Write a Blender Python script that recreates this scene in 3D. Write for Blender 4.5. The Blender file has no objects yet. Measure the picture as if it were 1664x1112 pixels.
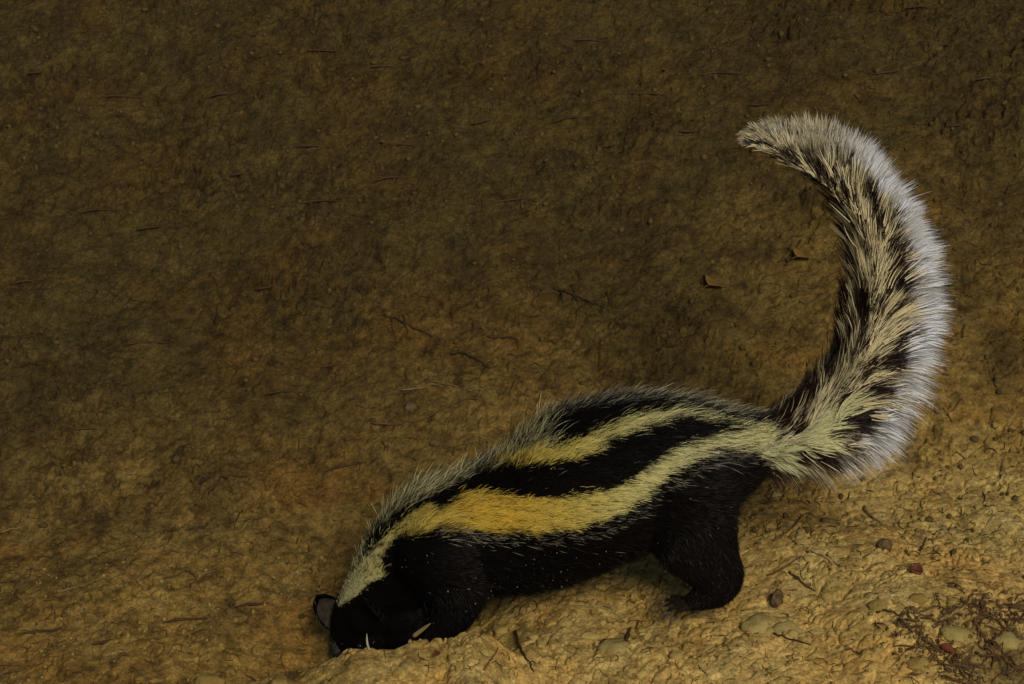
import bpy, bmesh, math, random
import numpy as np
from mathutils import Vector, Matrix
random.seed(7); RNG = np.random.default_rng(11)
SC = bpy.context.scene
COL = SC.collection
# ------------------------------------------------------------------ camera
PITCH = math.radians(26.0); DIST = 2.0; LENS = 90.0
PW, PH = 1664.0, 1112.0
FPX = LENS / 36.0 * PW                       # focal length in photo pixels
CP = np.array([0.0, -DIST * math.cos(PITCH), DIST * math.sin(PITCH)])
FWD = np.array([0.0, math.cos(PITCH), -math.sin(PITCH)])
RGT = np.array([1.0, 0.0, 0.0]); UPV = np.cross(RGT, FWD)
cam = bpy.data.cameras.new('camera'); camo = bpy.data.objects.new('camera', cam); COL.objects.link(camo)
camo.location = CP; camo.rotation_euler = (math.pi / 2 - PITCH, 0, 0)
cam.lens = LENS; cam.sensor_width = 36.0; cam.clip_start = 0.05; cam.clip_end = 500.0
SC.camera = camo
# ------------------------------------------------------------------ light
SUN_EL, SUN_AZ = math.radians(40), math.radians(17)    # azimuth: from behind the camera towards the right
SUN_STR, SKY_STR = 2.0, 0.05
sdir = Vector((math.sin(SUN_AZ) * math.cos(SUN_EL), -math.cos(SUN_AZ) * math.cos(SUN_EL), math.sin(SUN_EL)))
W = bpy.data.worlds.new('World'); SC.world = W; W.use_nodes = True
nt = W.node_tree; nt.nodes.clear()
wo = nt.nodes.new('ShaderNodeOutputWorld'); bg = nt.nodes.new('ShaderNodeBackground'); sk = nt.nodes.new('ShaderNodeTexSky')
sk.sky_type = 'NISHITA'; sk.sun_disc = False; sk.sun_elevation = SUN_EL
sk.sun_rotation = math.atan2(sdir.x, sdir.y)
bg.inputs['Strength'].default_value = SKY_STR
nt.links.new(sk.outputs[0], bg.inputs[0]); nt.links.new(bg.outputs[0], wo.inputs[0])
sl = bpy.data.lights.new('sun', 'SUN'); so = bpy.data.objects.new('sun', sl); COL.objects.link(so)
sl.energy = SUN_STR; sl.angle = math.radians(21.0); sl.color = (1.0, 0.93, 0.80)
so.rotation_euler = sdir.to_track_quat('Z', 'Y').to_euler()
SC.view_settings.view_transform = 'Standard'; SC.view_settings.look = 'None'
SC.view_settings.exposure = 0.0; SC.view_settings.gamma = 1.0
# ------------------------------------------------------------------ helpers
def at(px, py, Y=0.0):
    """point on the vertical plane y=Y seen at photo pixel (px,py)"""
    d = FWD + RGT * ((px - PW / 2) / FPX) + UPV * (-(py - PH / 2) / FPX)
    t = (Y - CP[1]) / d[1]
    return CP + d * t
def proj(P):
    Q = np.asarray(P) - CP
    z = Q @ FWD
    return PW / 2 + FPX * (Q @ RGT) / z, PH / 2 - FPX * (Q @ UPV) / z
def hsh(i, j, s=0):
    n = (i.astype(np.int64) * 374761393 + j.astype(np.int64) * 668265263 + s * 1442695041) & 0xffffffff
    n = ((n ^ (n >> 13)) * 1274126177) & 0xffffffff
    n = ((n ^ (n >> 16)) * 2246822519) & 0xffffffff
    return ((n ^ (n >> 15)) & 0xffffff) / float(0x1000000)
def noise(x, y, s=0):
    xi = np.floor(x); yi = np.floor(y); fx = x - xi; fy = y - yi
    u = fx * fx * fx * (fx * (fx * 6 - 15) + 10); v = fy * fy * fy * (fy * (fy * 6 - 15) + 10)
    def g(a, b):
        t = hsh(xi + a, yi + b, s) * 2 * np.pi
        return np.cos(t) * (fx - a) + np.sin(t) * (fy - b)
    return 1.5 * ((g(0, 0) * (1 - u) + g(1, 0) * u) * (1 - v) + (g(0, 1) * (1 - u) + g(1, 1) * u) * v)
def fbm(x, y, s=0, o=4, gain=.5):
    r = 0; a = 1.0; f = 1.0
    for k in range(o):
        r = r + a * noise(x * f + 17.3 * k, y * f - 9.1 * k, s + k); a *= gain; f *= 2.03
    return r
def voro(x, y, s=0):
    xi = np.floor(x); yi = np.floor(y)
    d1 = np.full(x.shape, 9.0); d2 = np.full(x.shape, 9.0); cid = np.zeros(x.shape)
    for a in (-1, 0, 1):
        for b in (-1, 0, 1):
            cx = xi + a + hsh(xi + a, yi + b, s); cy = yi + b + hsh(xi + a, yi + b, s + 5)
            d = np.hypot(cx - x, cy - y)
            m = d < d1
            d2 = np.where(m, d1, np.minimum(d2, d)); cid = np.where(m, hsh(xi + a, yi + b, s + 9), cid); d1 = np.where(m, d, d1)
    return d1, d2, cid
def sst(a, b, x):
    t = np.clip((x - a) / (b - a), 0, 1); return t * t * (3 - 2 * t)
def tag(o, label=None, cat=None, group=None, kind=None):
    if label: o['label'] = label
    if cat: o['category'] = cat
    if group: o['group'] = group
    if kind: o['kind'] = kind
    return o
def mesh_np(name, V, F, mat, parent=None, smooth=True, col=None, loc=None):
    """F: (n,k) array or list of arrays of equal-k faces"""
    V = np.asarray(V, dtype=np.float32).reshape(-1, 3)
    if loc is not None: V = V - np.asarray(loc, dtype=np.float32)
    Fs = F if isinstance(F, list) else [F]
    Fs = [np.asarray(f, dtype=np.int32) for f in Fs if len(f)]
    lv = np.concatenate([f.reshape(-1) for f in Fs]); tot = np.concatenate([np.full(len(f), f.shape[1], np.int32) for f in Fs])
    st = np.concatenate([[0], np.cumsum(tot)[:-1]]).astype(np.int32)
    me = bpy.data.meshes.new(name)
    me.vertices.add(len(V)); me.vertices.foreach_set('co', V.reshape(-1))
    me.loops.add(len(lv)); me.loops.foreach_set('vertex_index', lv)
    me.polygons.add(len(tot)); me.polygons.foreach_set('loop_start', st); me.polygons.foreach_set('loop_total', tot)
    me.update(calc_edges=True)
    me.polygons.foreach_set('use_smooth', np.full(len(tot), smooth))
    if col is not None:
        ca = me.color_attributes.new('tint', 'FLOAT_COLOR', 'POINT')
        c = np.ones((len(V), 4), np.float32); c[:, :col.shape[1]] = col
        ca.data.foreach_set('color', c.reshape(-1))
    if mat: me.materials.append(mat)
    o = bpy.data.objects.new(name, me); COL.objects.link(o)
    if loc is not None: o.location = loc
    if parent is not None: o.parent = parent
    return o
def new_mat(name):
    m = bpy.data.materials.new(name); m.use_nodes = True; n = m.node_tree
    b = n.nodes['Principled BSDF']; return m, n, b
def simple_mat(name, c1, c2, scale=60, rough=.85, spec=.2, bump=.3, bscale=400, bdist=.0006):
    m, n, b = new_mat(name)
    tc = n.nodes.new('ShaderNodeTexCoord'); nz = n.nodes.new('ShaderNodeTexNoise'); nz.inputs['Scale'].default_value = scale; nz.inputs['Detail'].default_value = 5
    oi = n.nodes.new('ShaderNodeObjectInfo'); ad = n.nodes.new('ShaderNodeVectorMath'); ad.operation = 'ADD'
    n.links.new(tc.outputs['Object'], ad.inputs[0]); n.links.new(oi.outputs['Location'], ad.inputs[1]); n.links.new(ad.outputs[0], nz.inputs['Vector'])
    cr = n.nodes.new('ShaderNodeValToRGB'); cr.color_ramp.elements[0].position = .3; cr.color_ramp.elements[1].position = .7
    cr.color_ramp.elements[0].color = (*c1, 1); cr.color_ramp.elements[1].color = (*c2, 1)
    n.links.new(nz.outputs[0], cr.inputs[0]); n.links.new(cr.outputs[0], b.inputs['Base Color'])
    n2 = n.nodes.new('ShaderNodeTexNoise'); n2.inputs['Scale'].default_value = bscale; n2.inputs['Detail'].default_value = 3
    n.links.new(ad.outputs[0], n2.inputs['Vector'])
    bp = n.nodes.new('ShaderNodeBump'); bp.inputs['Strength'].default_value = bump; bp.inputs['Distance'].default_value = bdist
    n.links.new(n2.outputs[0], bp.inputs['Height']); n.links.new(bp.outputs[0], b.inputs['Normal'])
    b.inputs['Roughness'].default_value = rough; b.inputs['Specular IOR Level'].default_value = spec
    return m
# ------------------------------------------------------------------ terrain
# crest of the dug-up mound that hides the muzzle and forepaws (photo pixels at y=YC)
YC = -0.075
CREST = np.array([(200, 1165), (380, 1130), (440, 1110), (500, 1096), (545, 1076), (572, 1060), (600, 1055), (640, 1052), (665, 1044), (700, 1040), (740, 1034), (770, 1018), (800, 1010), (860, 1010), (1000, 1018), (1200, 1022), (1700, 1040)], float)
crx = np.array([at(a, b, YC)[0] for a, b in CREST]); crz = np.array([at(a, b, YC)[2] for a, b in CREST])
def base_h(x, y):
    yy = np.clip(y, -3, 6)
    z = -0.272 + 0.075 * np.clip(x, -1.5, 1.5) + 0.10 * np.minimum(yy, 0)
    z = z + 0.10 * np.maximum(yy, 0) + 0.30 * (np.sqrt(np.maximum(yy - .12, 0) ** 2 + .02) - .1414)
    z = z - 0.018 * np.exp(-((x + .13) ** 2 / .012 + (y + .005) ** 2 / .006))      # the scrape under the muzzle
    return z
def low_h(x, y):
    b = base_h(x, y)
    A = np.interp(x, crx, crz) - base_h(x, np.full_like(x, YC))
    A = A * sst(-.75, -.30, x) * sst(1.6, .6, x)
    t = sst(.028, -.004, y - YC + .006 * noise(x * 22, y * 22, 3))
    back = sst(.30, .0, y - YC)
    r = sst(-.045, .02, x)                      # right of the forelegs the mound runs on under the belly
    A2 = np.minimum(A, .028)
    return b + A * t * (1 - r) + (A2 * r) * back
def height(x, y):
    z = low_h(x, y)
    near = np.exp(-np.maximum(np.hypot(x * .8, y - .2) - .8, 0) * 2)
    wx = x + .010 * noise(x * 30, y * 30, 40); wy = y + .010 * noise(x * 30, y * 30, 41)
    z = z + .010 * fbm(x * 5, y * 5, 1, 3) + .0022 * fbm(x * 22, y * 22, 5, 3) * near
    far = sst(.10, .45, y - .25 * x)                       # rougher, lumpier soil on the bank
    dry = 1 - far
    # clods: rounded cells with cracks between them, broken up by a mask
    d1, d2, c = voro(wx * 38, wy * 38, 12)
    m = sst(-.15, .35, noise(x * 9, y * 9, 60))
    z = z + .0024 * m * dry * (np.clip(1 - d1 * 1.25, 0, 1) ** .5) * near * (.4 + c)
    dust = 1 - .75 * sst(-.06, -.16, x) * sst(.30, .12, y)
    gm = dust * sst(-.05, .25, noise(x * 26 + 4, y * 26, 61))
    z = z - .0050 * gm * sst(.06, .0, d2 - d1) * near
    d1, d2, c = voro(wx * 95 + 3, wy * 95, 14)
    gm = dust * sst(.0, .3, noise(x * 33 - 4, y * 33, 62))
    z = z + (.0015 * np.clip(1 - d1 * 1.4, 0, 1) ** .7 * (c > .35) - .0034 * gm * (.12 + .88 * dry) * sst(.15, .0, d2 - d1)) * near
    # lumpy bank
    f = fbm(wx * 30, wy * 36, 21, 5, .6)
    rg = sst(-.1, .5, fbm(x * 7 + 3, y * 7, 37, 3))
    z = z + .0034 * far * f * near * (.35 + .9 * rg) + .0022 * far * near * rg * np.abs(fbm(wx * 60, wy * 70, 31, 3, .6))
    z = z - .006 * far * near * sst(.35, .62, fbm(x * 30, y * 26, 35, 4, .65)) * rg
    z = z + (.0006 + .0006 * far) * fbm(x * 210, y * 210, 51, 2) * near + .0020 * far * rg * near * fbm(wx * 105, wy * 120, 58, 3, .6)
    z = z - .0035 * sst(.42, .60, fbm(x * 85, y * 60, 55, 3, .6)) * near * (.3 + .7 * dry) * sst(-.2, .3, noise(x * 12, y * 12, 56))
    return z
def h1(x, y): return float(height(np.array([x]), np.array([y]))[0])
def ground_at(px, py):
    d = FWD + RGT * ((px - PW / 2) / FPX) + UPV * (-(py - PH / 2) / FPX)
    t = np.linspace(1.4, 5.0, 1800)
    P = CP[None] + d[None] * t[:, None]
    g = P[:, 2] - height(P[:, 0], P[:, 1])
    i = int(np.argmax(g < 0)); i = max(i, 1)
    a, b = g[i - 1], g[i]
    p = P[i - 1] + (P[i] - P[i - 1]) * (a / (a - b + 1e-9))
    return p
def axis(lo, hi, step, out, grow=1.22):
    a = list(np.arange(lo, hi, step)); s = step
    v = hi
    r = []
    while v < out: r.append(v); s *= grow; v += s
    s = step; v = lo - step; l = []
    while v > -out: l.append(v); s *= grow; v -= s
    return np.array(l[::-1] + a + r)
XS = axis(-.54, .58, .00105, 60); YS = axis(-.20, 1.00, .0012, 60)
GX, GY = np.meshgrid(XS, YS)
GZ = height(GX, GY)
nx, ny = len(XS), len(YS)
idx = np.arange(nx * ny).reshape(ny, nx)
F = np.stack([idx[:-1, :-1], idx[:-1, 1:], idx[1:, 1:], idx[1:, :-1]], -1).reshape(-1, 4)
V = np.stack([GX, GY, GZ], -1).reshape(-1, 3)
# soil tints: r = painted shade (bank), g = pale freshly dug dust plus painted foreground light, b = dark organic stains
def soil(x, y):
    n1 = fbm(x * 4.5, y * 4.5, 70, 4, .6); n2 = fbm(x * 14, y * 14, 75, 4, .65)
    shade_tint = sst(.05, .62, y - .30 * x + .08 * n1 + .035 * n2 + .06)  # light falling off over the bank, painted into the soil tint
    shade_tint = np.maximum(shade_tint, sst(-.22, -.60, x + .5 * y + .06 * n1) * .50)  # same painted falloff towards the left side
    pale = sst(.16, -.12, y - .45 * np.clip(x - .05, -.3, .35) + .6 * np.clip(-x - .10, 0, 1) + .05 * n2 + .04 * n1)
    st = .55 * sst(.25, .75, fbm(x * 9 + 5, y * 7, 80, 5, .68)) + .55 * sst(.30, .55, fbm(x * 48 + 5, y * 36, 81, 4, .65))
    for (px, py, rx, ry, a) in STAINS:
        st = np.maximum(st, a * np.exp(-(((x - px) / rx) ** 2 + ((y - py) / ry) ** 2) ** 1.5))
    rg = sst(-.1, .5, fbm(x * 7 + 3, y * 7, 37, 3)) * sst(.10, .45, y - .25 * x)
    st = np.maximum(st, rg * sst(.02, .34, fbm(x * 62, y * 44, 83, 4, .65)) * .95)
    st = st * (1 - .72 * pale * sst(.38, .33, x))
    return shade_tint, pale, st
STAINS = []
for (px, py, r, a) in [(1632, 570, .017, 1), (1575, 470, .016, .7), (1625, 370, .018, .7), (1640, 1085, .035, .9), (1560, 1000, .03, .45), (355, 770, .03, .8), (230, 860, .02, .6), (205, 630, .025, .6), (660, 660, .012, .7)]:
    g = ground_at(px, py); STAINS.append((g[0], g[1], r * 1.15, r * 3.2 if r < .02 and px > 1500 else r * 1.2, a))
shd, pl, stn = soil(GX, GY)
tint = np.stack([shd, pl, stn], -1).reshape(-1, 3)
gm, n, b = new_mat('soil')
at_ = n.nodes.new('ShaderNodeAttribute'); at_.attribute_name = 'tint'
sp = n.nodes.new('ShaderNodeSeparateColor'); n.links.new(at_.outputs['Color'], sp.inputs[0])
tc = n.nodes.new('ShaderNodeTexCoord')
def tex(scale, det=6, rough=.65, dist=0.0):
    t = n.nodes.new('ShaderNodeTexNoise'); t.inputs['Scale'].default_value = scale; t.inputs['Detail'].default_value = det
    t.inputs['Roughness'].default_value = rough; t.inputs['Distortion'].default_value = dist
    n.links.new(tc.outputs['Object'], t.inputs['Vector']); return t
def ramp(src, stops):
    r = n.nodes.new('ShaderNodeValToRGB'); e = r.color_ramp.elements
    while len(e) < len(stops): e.new(.5)
    for q, (p, c) in zip(e, stops): q.position = p; q.color = (*c, 1)
    n.links.new(src, r.inputs[0]); return r
def mix(fac, a, b_, mode='MIX'):
    m = n.nodes.new('ShaderNodeMix'); m.data_type = 'RGBA'; m.blend_type = mode
    for s, v in ((m.inputs['Factor'], fac), (m.inputs['A'], a), (m.inputs['B'], b_)):
        if isinstance(v, (int, float)): s.default_value = v
        elif isinstance(v, tuple): s.default_value = (*v, 1)
        else: n.links.new(v, s)
    return m.outputs['Result']
t1 = tex(24, 8, .7); t2 = tex(95, 6, .7); t3 = tex(420, 4, .7); t4 = tex(9, 6, .6, .4)
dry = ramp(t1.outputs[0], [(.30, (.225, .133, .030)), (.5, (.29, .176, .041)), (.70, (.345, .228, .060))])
shade_col = ramp(t1.outputs[0], [(.28, (.044, .031, .0090)), (.5, (.072, .049, .0140)), (.72, (.108, .072, .0195))])  # soil ramp darkened for the shade painted on the bank
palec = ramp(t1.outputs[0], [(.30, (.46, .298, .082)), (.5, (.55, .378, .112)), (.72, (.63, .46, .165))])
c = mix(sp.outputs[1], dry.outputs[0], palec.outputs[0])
c = mix(sp.outputs[0], c, shade_col.outputs[0])
red = ramp(t4.outputs[0], [(.46, (0, 0, 0)), (.66, (.9, .9, .9))])
rm = n.nodes.new('ShaderNodeMath'); rm.operation = 'MULTIPLY'; n.links.new(red.outputs[0], rm.inputs[0]); rm.inputs[1].default_value = .5
c = mix(rm.outputs[0], c, mix(1.0, c, (1.18, .86, .62), 'MULTIPLY'))
sm = n.nodes.new('ShaderNodeMath'); sm.operation = 'MULTIPLY'; n.links.new(sp.outputs[2], sm.inputs[0]); sm.inputs[1].default_value = .74
c = mix(sm.outputs[0], c, (.040, .026, .010))
g2 = ramp(t2.outputs[0], [(.30, (.42, .38, .36)), (.5, (1, 1, 1)), (.70, (1.42, 1.42, 1.42))])
c = mix(.9, c, g2.outputs[0], 'MULTIPLY')
g3 = ramp(t3.outputs[0], [(.32, (.50, .46, .42)), (.5, (1, 1, 1)), (.68, (1.5, 1.5, 1.55))])
c = mix(.8, c, g3.outputs[0], 'MULTIPLY')
n.links.new(c, b.inputs['Base Color'])
b.inputs['Roughness'].default_value = .95; b.inputs['Specular IOR Level'].default_value = .08
bp = n.nodes.new('ShaderNodeBump'); bp.inputs['Strength'].default_value = .8; bp.inputs['Distance'].default_value = .0022
tb = tex(330, 8, .75); n.links.new(tb.outputs[0], bp.inputs['Height']); n.links.new(bp.outputs[0], b.inputs['Normal'])
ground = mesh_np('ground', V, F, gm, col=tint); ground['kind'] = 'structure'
# ------------------------------------------------------------------ ground litter
M_TWIG = simple_mat('dark_twig', (.035, .018, .008), (.085, .045, .018), 90)
M_TWIGR = simple_mat('red_twig', (.075, .036, .014), (.15, .075, .026), 90)
M_STRAW = simple_mat('straw', (.15, .10, .035), (.24, .17, .065), 90, .6)
M_LEAFO = simple_mat('orange_leaf', (.16, .085, .014), (.22, .125, .022), 120, .7)
M_LEAFR = simple_mat('red_leaf', (.10, .022, .010), (.17, .045, .016), 120, .7)
M_STONE = simple_mat('tan_stone', (.24, .15, .035), (.38, .26, .075), 120, .95, .1, .8, 500, .0015)
M_PALE = simple_mat('pale_stone', (.27, .195, .055), (.44, .33, .11), 110, .95, .1, .8, 500, .0015)
M_GREY = simple_mat('grey_clod', (.09, .058, .026), (.19, .125, .055), 240, .95, .05, bump=1, bscale=600, bdist=.002)
M_POD = simple_mat('seed_pod', (.07, .022, .010), (.18, .06, .022), 160, .6)
M_WHITE = simple_mat('bleached_stalk', (.34, .30, .21), (.50, .45, .33), 160, .6)
def tube(pts, rad, seg=6, cap=True):
    pts = np.asarray(pts, float); N = len(pts); rad = np.asarray(rad, float)
    T = np.gradient(pts, axis=0); T /= np.linalg.norm(T, axis=1)[:, None] + 1e-12
    up = np.array([.13, .21, .97]); A = np.cross(T, up); A /= np.linalg.norm(A, axis=1)[:, None] + 1e-9; B = np.cross(T, A)
    th = np.linspace(0, 2 * np.pi, seg, endpoint=False)
    V = pts[:, None] + rad[:, None, None] * (np.cos(th)[None, :, None] * A[:, None] + np.sin(th)[None, :, None] * B[:, None])
    V = V.reshape(-1, 3); F = []
    for i in range(N - 1):
        for j in range(seg):
            F.append((i * seg + j, i * seg + (j + 1) % seg, (i + 1) * seg + (j + 1) % seg, (i + 1) * seg + j))
    V = np.concatenate([V, pts[:1], pts[-1:]]); T3 = []
    for j in range(seg):
        T3.append((N * seg, (j + 1) % seg, j)); T3.append((N * seg + 1, (N - 1) * seg + j, (N - 1) * seg + (j + 1) % seg))
    return V, np.array(F), np.array(T3)
def join(parts):
    Vs, Q, T = [], [], []; o = 0
    for v, f, t in parts:
        Vs.append(v)
        if len(f): Q.append(f + o)
        if len(t): T.append(t + o)
        o += len(v)
    return np.concatenate(Vs), [np.concatenate(x) for x in (Q, T) if x]
def spline(P, n):
    P = np.asarray(P, float); m = len(P)
    E = np.concatenate([[2 * P[0] - P[1]], P, [2 * P[-1] - P[-2]]])
    out = []
    for u in np.linspace(0, m - 1 - 1e-6, n):
        i = int(u); t = u - i; a, b_, c_, d = E[i:i + 4]
        out.append(.5 * ((2 * b_) + (-a + c_) * t + (2 * a - 5 * b_ + 4 * c_ - d) * t * t + (-a + 3 * b_ - 3 * c_ + d) * t ** 3))
    return np.array(out)
def twig(name, pix, r, mat, label, cat='twig', group=None, lift=.0015, branches=(), wob=.0006):
    """pix: pixel chain on the ground"""
    def chain(pp, r0, r1, lf):
        G = np.array([ground_at(*p) for p in pp]); S = spline(G, max(8, 4 * len(pp)))
        S[:, 2] = np.maximum(S[:, 2], [h1(a, b_) for a, b_ in S[:, :2]]) + lf
        S += RNG.normal(0, wob, S.shape) * .6
        R = np.linspace(r0, r1, len(S)) * (1 + .2 * RNG.normal(0, 1, len(S)).clip(-1, 1))
        return tube(S, R)
    parts = [chain(pix, r, r * .45, lift)]
    for bb in branches: parts.append(chain(bb, r * .65, r * .3, lift + .001))
    Vv, Ff = join(parts)
    o = mesh_np(name, Vv, Ff, mat, loc=Vv.mean(0)); return tag(o, label, cat, group)
def rock_mesh(r, sx, sy, sz, seed, sub=3, rough=.16):
    bm = bmesh.new(); bmesh.ops.create_icosphere(bm, subdivisions=sub, radius=1.0)
    Vv = np.array([v.co[:] for v in bm.verts]); Ff = np.array([[v.index for v in f.verts] for f in bm.faces]); bm.free()
    d = 1 + rough * fbm(Vv[:, 0] * 1.1 + seed, Vv[:, 1] * 1.1 + Vv[:, 2] * .9, seed, 3) + .05 * noise(Vv[:, 0] * 5 + seed, Vv[:, 2] * 5, seed + 3)
    Vv = Vv * d[:, None] * np.array([sx, sy, sz]) * r
    return Vv, Ff
def stone(name, px, py, rpx, mat, label, cat, s=(1, .8, .6), seed=0, sink=.35, group=None, rough=.16, sub=3):
    g = ground_at(px, py); r = rpx / 2080
    Vv, Ff = rock_mesh(r, *s, seed, sub, rough); a = seed * 1.3
    R = np.array([[math.cos(a), -math.sin(a), 0], [math.sin(a), math.cos(a), 0], [0, 0, 1]])
    Vv = Vv @ R.T
    o = mesh_np(name, Vv, Ff, mat); o.location = (g[0], g[1], g[2] + r * s[2] * (1 - 2 * sink)); return tag(o, label, cat, group)
def leaf(name, px, py, Lpx, Wpx, ang, mat, label, cat='dry leaf', tilt=.35, stem=True, curl=.25):
    g = ground_at(px, py); L = Lpx / 2080; Wd = Wpx / 2080
    nu, nv = 14, 7; V_ = []; 
    for i in range(nu):
        u = i / (nu - 1); w = Wd * (math.sin(math.pi * min(max(u, .02), .985) ** .8) ** .8) * .5
        w *= 1 + .12 * math.sin(u * 21)
        for j in range(nv):
            v = (j / (nv - 1) - .5) * 2
            V_.append((L * (u - .5), v * w, curl * (v * v) * w + .10 * L * math.sin(u * 3 + 1) + .0004 * math.sin(9 * u + 5 * v)))
    V_ = np.array(V_); idx = np.arange(nu * nv).reshape(nu, nv)
    q = np.stack([idx[:-1, :-1], idx[1:, :-1], idx[1:, 1:], idx[:-1, 1:]], -1).reshape(-1, 4)
    th = .00025; V2 = np.concatenate([V_, V_ - [0, 0, th]]); nn = len(V_)
    q2 = q[:, ::-1] + nn; rim = []
    bd = list(idx[0, :]) + list(idx[1:, -1]) + list(idx[-1, -2::-1]) + list(idx[-2:0:-1, 0])
    for k in range(len(bd)): a, b_ = bd[k], bd[(k + 1) % len(bd)]; rim.append((a, b_, b_ + nn, a + nn))
    parts = [(V2, np.concatenate([q, q2, np.array(rim)]), np.zeros((0, 3), int))]
    if stem:
        S = np.array([(-L * .5, 0, .07 * L), (-L * .62, .02 * L, .05 * L), (-L * .8, .06 * L, .0)]); parts.append(tube(S, [.0004, .00035, .0003], 5))
    Vv, Ff = join(parts)
    o = mesh_np(name, Vv, Ff, mat); o.location = (g[0], g[1], g[2] + .0035); o.rotation_euler = (tilt, .12, ang); return tag(o, label, cat)
TW = 'twigs and stalks on the soil'
twig('twig', [(602, 690), (650, 692), (690, 682), (730, 662), (775, 650)], .0011, M_TWIGR, 'long thin reddish root curving across the soil left of the back', 'twig', TW)
twig('twig', [(733, 580), (750, 578), (772, 588), (797, 604)], .0013, M_TWIG, 'short dark arched twig lying above the long reddish root', 'twig', TW, lift=.004)
twig('twig', [(625, 514), (655, 527), (690, 542), (702, 549)], .0012, M_TWIG, 'dark twig with three short side shoots, left of its look-alike', 'twig', TW, branches=[[(636, 518), (640, 542)], [(656, 527), (663, 545)], [(655, 515), (661, 532)]])
twig('twig', [(900, 470), (930, 480), (960, 494), (978, 500)], .0012, M_TWIG, 'dark twig with side shoots on the soil well above the hump of the back', 'twig', TW, branches=[[(912, 474), (915, 498)], [(932, 482), (940, 500)], [(930, 466), (940, 494)], [(985, 480), (992, 498)]])
twig('twig', [(650, 636), (680, 634), (710, 627), (745, 630)], .0008, M_STRAW, 'thin pale straw with a split end above the reddish root', 'straw', TW, branches=[[(700, 622), (722, 628)]])
twig('twig', [(762, 638), (785, 636), (800, 632)], .0007, M_STRAW, 'tiny pale straw just right of the split straw', 'straw', TW)
twig('twig', [(792, 549), (820, 551), (840, 554), (842, 568)], .0013, M_TWIG, 'dark hooked twig above the arched twig', 'twig', TW)
twig('twig', [(840, 627), (858, 615), (875, 605)], .0008, M_TWIGR, 'short brown twig slanting up near the fur of the back', 'twig', TW)
twig('twig', [(1283, 932), (1300, 946), (1325, 966)], .0012, M_TWIGR, 'straight brown twig on pale soil right of the hind leg', 'twig', TW)
twig('twig', [(1255, 882), (1285, 862), (1307, 838), (1322, 840)], .0010, M_TWIGR, 'thin bent reddish stalk just below the tail fur', 'stalk', TW)
twig('twig', [(1403, 829), (1420, 845), (1445, 862)], .0010, M_STRAW, 'pale straight stalk below the middle of the tail', 'stalk', TW)
twig('twig', [(1245, 938), (1275, 925), (1303, 906)], .0009, M_TWIGR, 'faint brown stalk slanting up beside the hind leg', 'stalk', TW)
twig('twig', [(1258, 1032), (1280, 1040), (1318, 1050)], .0009, M_TWIG, 'dark crooked rootlet under the round pale stone', 'twig', TW)
twig('twig', [(1425, 998), (1445, 1001), (1465, 1003)], .0011, M_TWIG, 'short dark stick near the pale stones at lower right', 'twig', TW)
twig('twig', [(1493, 897), (1500, 887), (1506, 875)], .0008, M_TWIG, 'thin dark splinter standing right of the seed pod', 'twig', TW)
twig('twig', [(838, 1028), (845, 1055), (862, 1085), (868, 1094)], .0011, M_TWIG, 'long dark rootlet running down the mound below the belly', 'twig', TW)
twig('twig', [(787, 1090), (800, 1072), (810, 1055)], .0008, M_TWIGR, 'fine brown stalk left of the dark rootlet on the mound', 'stalk', TW)
twig('twig', [(1018, 1043), (1021, 1034), (1024, 1022)], .0016, M_TWIG, 'stubby dark stick upright beside the large pale flat stone', 'twig', TW)
twig('twig', [(1375, 1058), (1390, 1062), (1402, 1066)], .0009, M_TWIGR, 'tiny brown stalk in the middle of the lower right soil', 'stalk', TW)
twig('twig', [(0, 868), (20, 862), (42, 858)], .0008, M_STRAW, 'pale straw at the left edge of the ground', 'straw', TW)
twig('twig', [(95, 965), (112, 960), (128, 956)], .0008, M_STRAW, 'pale straw lying low on the left ground', 'straw', TW)
twig('twig', [(322, 938), (336, 934), (350, 930)], .0008, M_STRAW, 'pale straw left of the ear', 'straw', TW)
twig('twig', [(325, 788), (355, 779), (385, 776), (402, 777)], .0013, M_TWIG, 'dark branched twig in the stained hollow at left', 'twig', TW, branches=[[(345, 800), (360, 785)], [(340, 806), (352, 790), (358, 783)]])
twig('twig', [(1140, 462), (1147, 448), (1158, 432)], .0018, M_TWIG, 'dark sliver along the left edge of the lower orange leaf', 'twig', TW)
twig('twig', [(1279, 427), (1290, 412), (1301, 394)], .0018, M_TWIG, 'dark sliver along the left edge of the upper orange leaf', 'twig', TW)
leaf('dry_leaf', 1160, 466, 46, 46, 1.0, M_LEAFO, 'orange dry leaf half buried, farther from the tail')
leaf('dry_leaf', 1302, 420, 46, 44, 1.0, M_LEAFO, 'orange dry leaf half buried, close beside the inner curve of the tail')
leaf('dry_leaf', 710, 1069, 22, 11, 1.1, M_LEAFR, 'small dark red crumpled leaf on the mound below the forepaw', curl=.6)
leaf('petal', 870, 958, 20, 10, .6, M_LEAFR, 'bright red scrap of petal touching the belly fur', 'petal', stem=False, curl=.5)
leaf('dry_leaf', 1540, 1062, 28, 14, -.6, M_LEAFR, 'dark crumpled leaf in the litter at lower right', curl=.6)
leaf('dry_leaf', 1080, 118, 9, 8, .4, M_LEAFR, 'tiny red leaf scrap high on the dark bank', stem=False)
ST = 'stones and clods'
stone('stone', 1003, 1052, 34, M_PALE, 'large pale greenish flat stone set in the mound below the belly', 'stone', (1, .8, .42), 3, .72, ST, .30)
stone('stone', 1232, 1012, 30, M_PALE, 'round pale stone behind the heel of the hind paw', 'stone', (1, .85, .42), 5, .74, ST, .26)
stone('stone', 1278, 1018, 27, M_PALE, 'pale stone right of the round stone behind the heel', 'stone', (1, .8, .42), 8, .76, ST, .3)
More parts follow.
